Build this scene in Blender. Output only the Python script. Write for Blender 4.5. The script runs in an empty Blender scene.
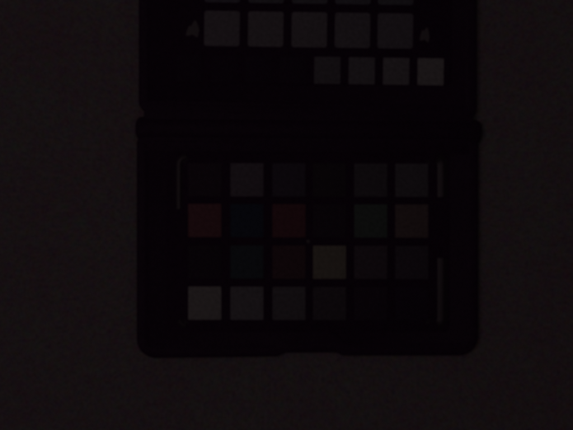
import bpy, bmesh, math
from mathutils import Vector

# ------------------------------------------------------------------ camera, light, exposure
scene = bpy.context.scene
coll = scene.collection
PXMM = 2.736            # photograph pixels per millimetre on the chart plane
DIST = 0.300            # lens to chart plane
ZS = 0.6                # height scale of the slim case halves
CHART_Z = 0.0062 * ZS        # height of the chart plane over the table

cam_data = bpy.data.cameras.new('camera')
cam = bpy.data.objects.new('camera', cam_data)
coll.objects.link(cam)
cam.location = (0, 0, CHART_Z + DIST)
cam.rotation_euler = (0, 0, 0)
cam_data.sensor_width = 36.0
cam_data.lens = 36.0 * DIST / (573 / PXMM / 1000)
cam_data.clip_start = 0.01
cam_data.clip_end = 50
cam_data.dof.use_dof = True
cam_data.dof.focus_distance = 0.350
cam_data.dof.aperture_fstop = 6.8
scene.camera = cam

world = bpy.data.worlds.new('World')
scene.world = world
world.use_nodes = True
bg = world.node_tree.nodes['Background']
bg.inputs['Color'].default_value = (1.0, 0.755, 0.80, 1)
bg.inputs['Strength'].default_value = 0.0044

def area(name, loc, target, size, power, color):
    d = bpy.data.lights.new(name, 'AREA')
    d.shape = 'RECTANGLE'
    d.size, d.size_y = size
    d.energy = power
    d.color = color
    o = bpy.data.objects.new(name, d)
    coll.objects.link(o)
    o.location = loc
    o.rotation_euler = (Vector(target) - Vector(loc)).to_track_quat('-Z', 'Y').to_euler()
    return o

area('room_lamp', (-0.31, 0.05, 0.85), (0, 0, 0), (0.5, 0.5), 0.0745, (1.0, 0.77, 0.80))

scene.view_settings.view_transform = 'Standard'
scene.view_settings.look = 'None'
scene.view_settings.exposure = 0.0
scene.view_settings.gamma = 1.0
scene.view_settings.use_curve_mapping = False
scene.render.engine = 'CYCLES'
scene.cycles.use_denoising = True

# ------------------------------------------------------------------ helpers
def P(px, py, z=CHART_Z):
    """measured photograph coordinates -> metres, at height z"""
    k = (DIST - (z - CHART_Z)) / DIST / PXMM / 1000
    return ((px - 286.5) * k, (215 - py) * k)

def mz(v):
    return v * ZS / 1000.0

def mm(v):
    return v / 1000.0

def srgb(c):
    return tuple(((x / 255) / 12.92 if x / 255 <= 0.04045 else ((x / 255 + 0.055) / 1.055) ** 2.4) for x in c)

def material(name, color, rough=0.6, spec=0.5, noise=0.0, noise_scale=600.0, bump=0.0, bump_scale=3000.0, tint=None):
    m = bpy.data.materials.new(name)
    m.use_nodes = True
    nt = m.node_tree
    b = nt.nodes['Principled BSDF']
    b.inputs['Roughness'].default_value = rough
    b.inputs['Specular IOR Level'].default_value = spec
    tc = nt.nodes.new('ShaderNodeTexCoord')
    if noise > 0:
        n = nt.nodes.new('ShaderNodeTexNoise')
        n.inputs['Scale'].default_value = noise_scale
        n.inputs['Detail'].default_value = 4.0
        n.inputs['Roughness'].default_value = 0.65
        nt.links.new(tc.outputs['Object'], n.inputs['Vector'])
        r = nt.nodes.new('ShaderNodeValToRGB')
        r.color_ramp.elements[0].position = 0.30
        r.color_ramp.elements[1].position = 0.70
        lo = [c * (1 - noise) for c in color]
        hi = [min(1, c * (1 + noise)) for c in color]
        if tint:
            lo = [a * t for a, t in zip(lo, tint)]
        r.color_ramp.elements[0].color = (*lo, 1)
        r.color_ramp.elements[1].color = (*hi, 1)
        nt.links.new(n.outputs['Fac'], r.inputs['Fac'])
        nt.links.new(r.outputs['Color'], b.inputs['Base Color'])
    else:
        b.inputs['Base Color'].default_value = (*color, 1)
    if bump > 0:
        n2 = nt.nodes.new('ShaderNodeTexNoise')
        n2.inputs['Scale'].default_value = bump_scale
        n2.inputs['Detail'].default_value = 3.0
        nt.links.new(tc.outputs['Object'], n2.inputs['Vector'])
        bp = nt.nodes.new('ShaderNodeBump')
        bp.inputs['Strength'].default_value = bump
        bp.inputs['Distance'].default_value = 0.0001
        nt.links.new(n2.outputs['Fac'], bp.inputs['Height'])
        nt.links.new(bp.outputs['Normal'], b.inputs['Normal'])
    return m

def link(name, bm, mat, parent=None, smooth_angle=35):
    bmesh.ops.recalc_face_normals(bm, faces=bm.faces)
    me = bpy.data.meshes.new(name)
    bm.to_mesh(me)
    bm.free()
    me.materials.append(mat)
    for p in me.polygons:
        p.use_smooth = True
    me.set_sharp_from_angle(angle=math.radians(smooth_angle))
    o = bpy.data.objects.new(name, me)
    coll.objects.link(o)
    o.parent = parent
    return o

def outline(corners, z):
    """corners: (px, py, radius px); returns points in metres, counter-clockwise seen from above"""
    pts = []
    n = len(corners)
    for i in range(n):
        x, y, r = corners[i]
        p = Vector((x, y)); a = Vector(corners[i - 1][:2]); b = Vector(corners[(i + 1) % n][:2])
        da, db = (a - p).normalized(), (b - p).normalized()
        if r <= 0:
            pts.append((x, y)); continue
        ang = da.angle(db)
        t = min(r / math.tan(ang / 2), 0.48 * (a - p).length, 0.48 * (b - p).length)
        rr = t * math.tan(ang / 2)
        c = p + (da + db).normalized() * (rr / math.sin(ang / 2))
        s, e = p + da * t - c, p + db * t - c
        sweep = s.angle(e)
        steps = max(2, int(math.degrees(sweep) / 9) + 1)
        sign = 1 if s.x * e.y - s.y * e.x > 0 else -1
        a0 = math.atan2(s.y, s.x)
        for k in range(steps + 1):
            th = a0 + sign * sweep * k / steps
            pts.append((c.x + rr * math.cos(th), c.y + rr * math.sin(th)))
    out = [Vector(P(x, y, z)) for x, y in pts]
    area2 = sum(out[i - 1].x * out[i].y - out[i].x * out[i - 1].y for i in range(len(out)))
    if area2 < 0:
        out.reverse()
    return out

def inset(poly, d):
    """move every edge inward by d metres"""
    n = len(poly)
    res = []
    for i in range(n):
        e1 = (poly[i] - poly[i - 1]); e2 = (poly[(i + 1) % n] - poly[i])
        if e1.length < 1e-9: e1 = e2
        if e2.length < 1e-9: e2 = e1
        n1 = Vector((-e1.y, e1.x)).normalized(); n2 = Vector((-e2.y, e2.x)).normalized()
        m = (n1 + n2).normalized()
        res.append(poly[i] + m * (d / max(0.35, m.dot(n1))))
    return res

def loft(bm, poly, profile, cap_start=True, cap_end=True):
    """profile: (inset mm, height mm) rings from first to last"""
    rings = []
    for d, z in profile:
        rings.append([bm.verts.new((v.x, v.y, mz(z))) for v in inset(poly, mm(d))])
    n = len(poly)
    for a, b in zip(rings[:-1], rings[1:]):
        for i in range(n):
            bm.faces.new((a[i], a[(i + 1) % n], b[(i + 1) % n], b[i]))
    if cap_start: bm.faces.new(rings[0][::-1])
    if cap_end: bm.faces.new(rings[-1])
    return rings

def rot_px(x, y, deg, c=(309, 45)):
    t = math.radians(deg)
    dx, dy = x - c[0], y - c[1]
    return (c[0] + dx * math.cos(t) - dy * math.sin(t), c[1] + dx * math.sin(t) + dy * math.cos(t))

# ------------------------------------------------------------------ materials
M_CASE = material('black_case_plastic', (0.125, 0.044, 0.145), 0.55, 0.35, 0.28, 900, 0.25, 5000)
M_RIM = material('satin_rim_plastic', (0.115, 0.070, 0.120), 0.30, 0.8, 0.10, 900, 0.10, 4000)
M_BOARD = material('matt_black_board', (0.125, 0.043, 0.142), 0.75, 0.25, 0.28, 1000, 0.15, 6000)
M_MARK = material('grey_printed_mark', (0.44, 0.40, 0.44), 0.7, 0.3, 0.10, 2000)
M_DIMMARK = material('dim_grey_printed_mark', (0.20, 0.17, 0.19), 0.7, 0.3, 0.10, 2000)
M_TABLE = material('grey_tabletop', (0.582, 0.533, 0.563), 0.85, 0.2, 0.22, 850, 0.6, 2500)
# faint uneven colour of the grey sheet: fine fibres and broad reddish areas
nt = M_TABLE.node_tree
def table_mix(scale, detail, factor, mode, source):
    tex = nt.nodes.new('ShaderNodeTexNoise')
    tex.inputs['Scale'].default_value = scale
    tex.inputs['Detail'].default_value = detail
    tex.inputs['Roughness'].default_value = 0.65
    nt.links.new(nt.nodes['Texture Coordinate'].outputs['Object'], tex.inputs['Vector'])
    mix = nt.nodes.new('ShaderNodeMix')
    mix.data_type = 'RGBA'
    mix.blend_type = mode
    mix.inputs['Factor'].default_value = factor
    nt.links.new(source, mix.inputs['A'])
    return tex, mix
tex, mix = table_mix(420.0, 4.0, 0.7, 'OVERLAY', nt.nodes['Color Ramp'].outputs['Color'])
nt.links.new(tex.outputs['Color'], mix.inputs['B'])
tex2, mix2 = table_mix(26.0, 6.0, 0.85, 'MULTIPLY', mix.outputs['Result'])
ramp = nt.nodes.new('ShaderNodeValToRGB')
ramp.color_ramp.elements[0].position = 0.38
ramp.color_ramp.elements[1].position = 0.66
ramp.color_ramp.elements[0].color = (0.97, 1.0, 0.98, 1)
ramp.color_ramp.elements[1].color = (1.0, 0.82, 0.93, 1)
nt.links.new(tex2.outputs['Fac'], ramp.inputs['Fac'])
nt.links.new(ramp.outputs['Color'], mix2.inputs['B'])
nt.links.new(mix2.outputs['Result'], nt.nodes['Principled BSDF'].inputs['Base Color'])

# ------------------------------------------------------------------ the setting
bm = bmesh.new()
bmesh.ops.create_grid(bm, x_segments=2, y_segments=2, size=0.6)
table = link('tabletop', bm, M_TABLE)
table['kind'] = 'structure'

# ------------------------------------------------------------------ the case
case = bpy.data.objects.new('color_chart_case', None)
case.empty_display_size = 0.02
coll.objects.link(case)
case['label'] = 'black plastic folding colour chart case lying open on the grey surface'
case['category'] = 'color chart'

# lower half: a tray with a rounded rim, a thumb notch in its front edge and a sunken floor
base_out = outline([(136.6, 132, 12), (136.6, 358.2, 19), (278, 356.4, 14), (284, 352.6, 14),
                    (337, 352.4, 14), (342, 355.6, 14), (478.2, 355.4, 19), (478.2, 134, 12)], 0.0036)
bm = bmesh.new()
loft(bm, base_out, [(1.0, 0.0), (0.2, 0.5), (0.0, 1.2), (0.0, 5.4), (0.25, 6.2), (0.7, 6.6), (1.3, 6.75), (3.0, 6.75), (3.5, 6.6), (4.2, 5.9)])
link('base_tray', bm, M_CASE, case)

# upper half: the lid, folded back flat
lid_out = outline([(138.6, -97, 19), (138.6, 113, 12), (476.8, 120, 12), (476.8, -98, 19)], 0.0036)
bm = bmesh.new()
loft(bm, lid_out, [(1.0, 0.0), (0.2, 0.5), (0.0, 1.2), (0.0, 5.4), (0.25, 6.2), (0.7, 6.6), (1.3, 6.75), (3.0, 6.75), (3.5, 6.6), (4.2, 5.9)])
link('lid', bm, M_CASE, case)
LT = 0.8                 # the lid's board sits slightly turned

# hinge: a flexible web under one long barrel
def barrel(name, x0, x1, y0, y1, r, z):
    a = Vector((*P(x0, y0, 0.0036), mz(z))); b = Vector((*P(x1, y1, 0.0036), mz(z)))
    d = (b - a).normalized(); u = Vector((-d.y, d.x, 0)); w = Vector((0, 0, ZS))
    bm = bmesh.new(); rings = []
    L = (b - a).length
    for t, k in ((0, .55), (.0006, .86), (.0016, 1), (L - .0016, 1), (L - .0006, .86), (L, .55)):
        c = a + d * t
        rings.append([bm.verts.new(c + (u * math.cos(q) + w * math.sin(q)) * mm(r) * k) for q in [2 * math.pi * j / 24 for j in range(24)]])
    for p, q in zip(rings[:-1], rings[1:]):
        for j in range(24):
            bm.faces.new((p[j], p[(j + 1) % 24], q[(j + 1) % 24], q[j]))
    bm.faces.new(rings[0][::-1]); bm.faces.new(rings[-1])
    return link(name, bm, M_CASE, case)

web_out = outline([(144, 100, 2), (144, 152, 2), (473, 154, 2), (473, 106, 2)], 0.0036)
bm = bmesh.new()
loft(bm, web_out, [(0, 1.4), (0, 6.3), (0.4, 6.6)])
link('hinge_web', bm, M_CASE, case)
hy = lambda x: 129.8 + (x - 309) * 0.010
barrel('hinge_barrel', 135.4, 481.8, hy(135.4), hy(481.8), 4.25, 4.0)

# ------------------------------------------------------------------ chart boards
def board(name, corners, z0, z1, mat, parent):
    bm = bmesh.new()
    loft(bm, outline(corners, mz(z1)), [(0.0, z0), (0.0, z1 - 0.08), (0.12, z1)])
    return link(name, bm, mat, parent)

def patch(name, corners, r, z0, z1, mat, parent):
    bm = bmesh.new()
    loft(bm, outline([(x, y, r) for x, y in corners], mz(z1)), [(0, z0), (0, z1 - 0.05), (0.07, z1)])
    return link(name, bm, mat, parent)

chart = board('chart_board', [(166, 151, 7), (166, 332, 7), (450, 332, 7), (450, 151, 7)], 5.85, 6.0, M_BOARD, case)

# raised rim, cut into pieces and sloped so the chart's short sides glint
def rim_piece(path, parent, prof):
    bm = bmesh.new()
    rings = []
    pts = [Vector(P(x, y)) for x, y in path]
    for i, p in enumerate(pts):
        d = (pts[min(i + 1, len(pts) - 1)] - pts[max(i - 1, 0)]).normalized()
        nrm = Vector((-d.y, d.x))
        rings.append([bm.verts.new((p.x + nrm.x * mm(o), p.y + nrm.y * mm(o), mz(z))) for o, z in prof])
    for a, b in zip(rings[:-1], rings[1:]):
        for j in range(len(prof)):
            k = (j + 1) % len(prof)
            bm.faces.new((a[j], a[k], b[k], b[j]))
    bm.faces.new(rings[0]); bm.faces.new(rings[-1][::-1])
    return link('rim', bm, M_RIM, parent, 50)

def arc(cx, cy, r, a0, a1, k=8):
    return [(cx + r * math.cos(math.radians(a0 + (a1 - a0) * i / k)), cy + r * math.sin(math.radians(a0 + (a1 - a0) * i / k))) for i in range(k + 1)]
SLIM = ((-1.0, 5.97), (-0.15, 6.55), (0.15, 6.55), (1.3, 5.97))
WIDE = ((-2.2, 5.97), (-0.15, 6.93), (0.15, 6.93), (1.6, 5.97))
L, R_, T, B, r = 179.6, 443.4, 157.0, 326.0, 8
rim_piece([(L, 209), (L, 185)] + arc(L + r, T + r, r, 180, 262), chart, SLIM)
rim_piece(arc(R_ - r, T + r, r, 285, 360) + [(R_, 180), (R_, 197)], chart, WIDE)
rim_piece([(R_, 258), (R_, 290)] + arc(R_ - r, B - r, r, 0, 70), chart, WIDE)
rim_piece(arc(L + r, B - r, r, 105, 165), chart, SLIM)

WHITE = srgb((25, 21, 21.5))
ALB = 0.80
def albedo(c):
    return tuple(min(0.9, max(0.04, ALB * v / w)) for v, w in zip(srgb(c), WHITE))

ROWS = [
    [('dark_brown', (7.5, 3.6, 6.4)), ('pale_pink', (16.5, 12, 15)), ('sky_blue', (10, 6.5, 10)), ('leaf_green', (6.4, 3.6, 5.4)), ('lilac', (12, 8.8, 11)), ('aqua', (13.8, 10.7, 12.8))],
    [('orange', (20, 8, 10)), ('violet_blue', (5, 5.2, 9.2)), ('coral_red', (17.2, 6, 8.2)), ('purple', (6.2, 3, 5.6)), ('lime_green', (11, 11.6, 11)), ('amber', (17, 10.9, 11.6))],
    [('blue', (5.8, 2.8, 5.2)), ('green', (7, 7.3, 9.4)), ('red', (12.4, 5.4, 7.4)), ('yellow', (22.4, 18.2, 16)), ('magenta', (12, 7.6, 10.4)), ('cyan', (10, 6.4, 9.3))],
    [('white', (26.4, 22.4, 22.6)), ('light_grey', (19.8, 16.2, 18.2)), ('grey', (16, 12.5, 14.6)), ('mid_grey', (10.9, 7.2, 9.6)), ('dark_grey', (6.5, 2.8, 6)), ('black', (5.2, 2, 5.4))],
]
XC = [188.2, 230.4, 272.4, 313.0, 354.2, 395.2]
YR = [163.4, 204.2, 245.6, 286.8]
for j, row in enumerate(ROWS):
    for i, (cname, c) in enumerate(row):
        m = material(cname + '_patch_paint', albedo(c), 0.72, 0.25, 0.24, 800, 0.12, 6000)
        x, y = XC[i], YR[j] + (i - 2.5) * 0.12
        o = patch('color_patch', [(x, y), (x, y + 33.2), (x + 33, y + 33.2), (x + 33, y)], 0.8, 5.98, 6.2, m, chart)
        o['label'] = cname.replace('_', ' ') + ' colour patch on the lower chart'

# centre dot and corner marks
def disc(name, x, y, rpx, z0, z1, mat, parent):
    bm = bmesh.new()
    poly = [Vector(P(x + rpx * math.cos(t), y + rpx * math.sin(t))) for t in [2 * math.pi * k / 20 for k in range(20)]][::-1]
    loft(bm, poly, [(0, z0), (0, z1 - 0.1), (0.12, z1)])
    return link(name, bm, mat, parent)
disc('centre_mark', 308.2, 241.4, 1.7, 5.98, 6.3, M_MARK, chart)
for x, y, sx, sy in ((184, 159, 1, 1), (429.5, 160.5, -1, 1), (184, 323, 1, -1), (429.5, 323, -1, -1)):
    bm = bmesh.new()
    pts = [(x, y), (x + 4 * sx, y), (x + 4 * sx, y + 1.2 * sy), (x + 1.2 * sx, y + 1.2 * sy), (x + 1.2 * sx, y + 4 * sy), (x, y + 4 * sy)]
    poly = [Vector(P(*q)) for q in pts]
    if sum(poly[i - 1].x * poly[i].y - poly[i].x * poly[i - 1].y for i in range(6)) < 0: poly.reverse()
    loft(bm, poly, [(0, 5.98), (0, 6.06)])
    link('corner_mark', bm, M_DIMMARK, chart)

# lid board: two rows of five large patches, a row of eight small ones above and below
lb = [(167, -78), (167, 85.5), (452, 85.5), (452, -78)]
lboard = board('chart_board', [(*rot_px(x, y, LT * 0.6), 7) for x, y in lb], 5.85, 6.0, M_BOARD, case)
BIG2 = [(19.9, 15.6, 18), (19.9, 15.7, 17.8), (19.6, 15.5, 17.6), (18.6, 14.7, 17.1), (18, 14.2, 16.8)]
BIG1 = [(16, 12.8, 16.4), (16, 13.4, 16), (16, 13.4, 16), (15.6, 13, 16), (15.4, 13, 15.4)]
X2 = [204.2, 248.0, 291.6, 334.8, 377.6]
for ys, cols, nm in ((12.2, BIG2, 'pale_warm'), (-31.4, BIG1, 'pale_cool')):
    for i, c in enumerate(cols):
        m = material('%s_patch_paint' % nm, albedo(c), 0.72, 0.25, 0.24, 800, 0.12, 6000)
        x = X2[i]
        cs = [(x, ys), (x, ys + 35.2), (x + 35.4, ys + 35.2), (x + 35.4, ys)]
        o = patch('color_patch', [rot_px(a, b, LT, (309, 30)) for a, b in cs], 2.6, 5.98, 6.2, m, lboard)
GREYS = [(5.2, 1.9, 5.0), (5.3, 1.9, 5.1), (5.4, 2.0, 5.2), (5.6, 2.1, 5.3), (16.8, 13.4, 15.6), (18.6, 15, 17.2), (20.8, 17, 18.8), (24.8, 20.8, 21.6)]
HUES = [(26, 7, 10), (27, 12, 12), (24, 20, 14), (13, 16, 12), (9, 15, 17), (8, 9, 18), (13, 8, 16), (21, 9, 15)]
for ys, cols, nm in ((56.6, GREYS, 'grey_step'), (-66, HUES, 'hue')):
    for i, c in enumerate(cols):
        m = material('%s_patch_paint' % nm, albedo(c), 0.72, 0.25, 0.24, 800, 0.12, 6000)
        x = 176.4 + 34.45 * i
        cs = [(x, ys), (x, ys + 27), (x + 26.2, ys + 27), (x + 26.2, ys)]
        o = patch('color_patch', [rot_px(a, b, LT, (309, 70)) for a, b in cs], 0.8, 5.98, 6.2, m, lboard)

# printed peak symbols at the ends of the warm row
def symbol(pts):
    bm = bmesh.new()
    poly = [Vector(P(*q)) for q in pts]
    if sum(poly[i - 1].x * poly[i].y - poly[i].x * poly[i - 1].y for i in range(len(poly))) < 0: poly.reverse()
    loft(bm, poly, [(0, 5.98), (0, 6.05)])
    return link('peak_symbol', bm, M_MARK, lboard)
symbol([(185.6, 35.4), (187.6, 28.6), (189.4, 25.4), (190.8, 26.6), (194.4, 20.4), (196.0, 20.6), (199.4, 29.5), (197.6, 37.4), (195.5, 36.6), (192.2, 34.4), (189.0, 35.8)])
symbol([(419.6, 40.2), (420.8, 33.8), (422.6, 29.4), (424.0, 31.4), (425.8, 28.0), (427.8, 28.0), (429.6, 36.5), (428.6, 42.4), (426.4, 41.4), (424.4, 39.4), (422.2, 40.8)])
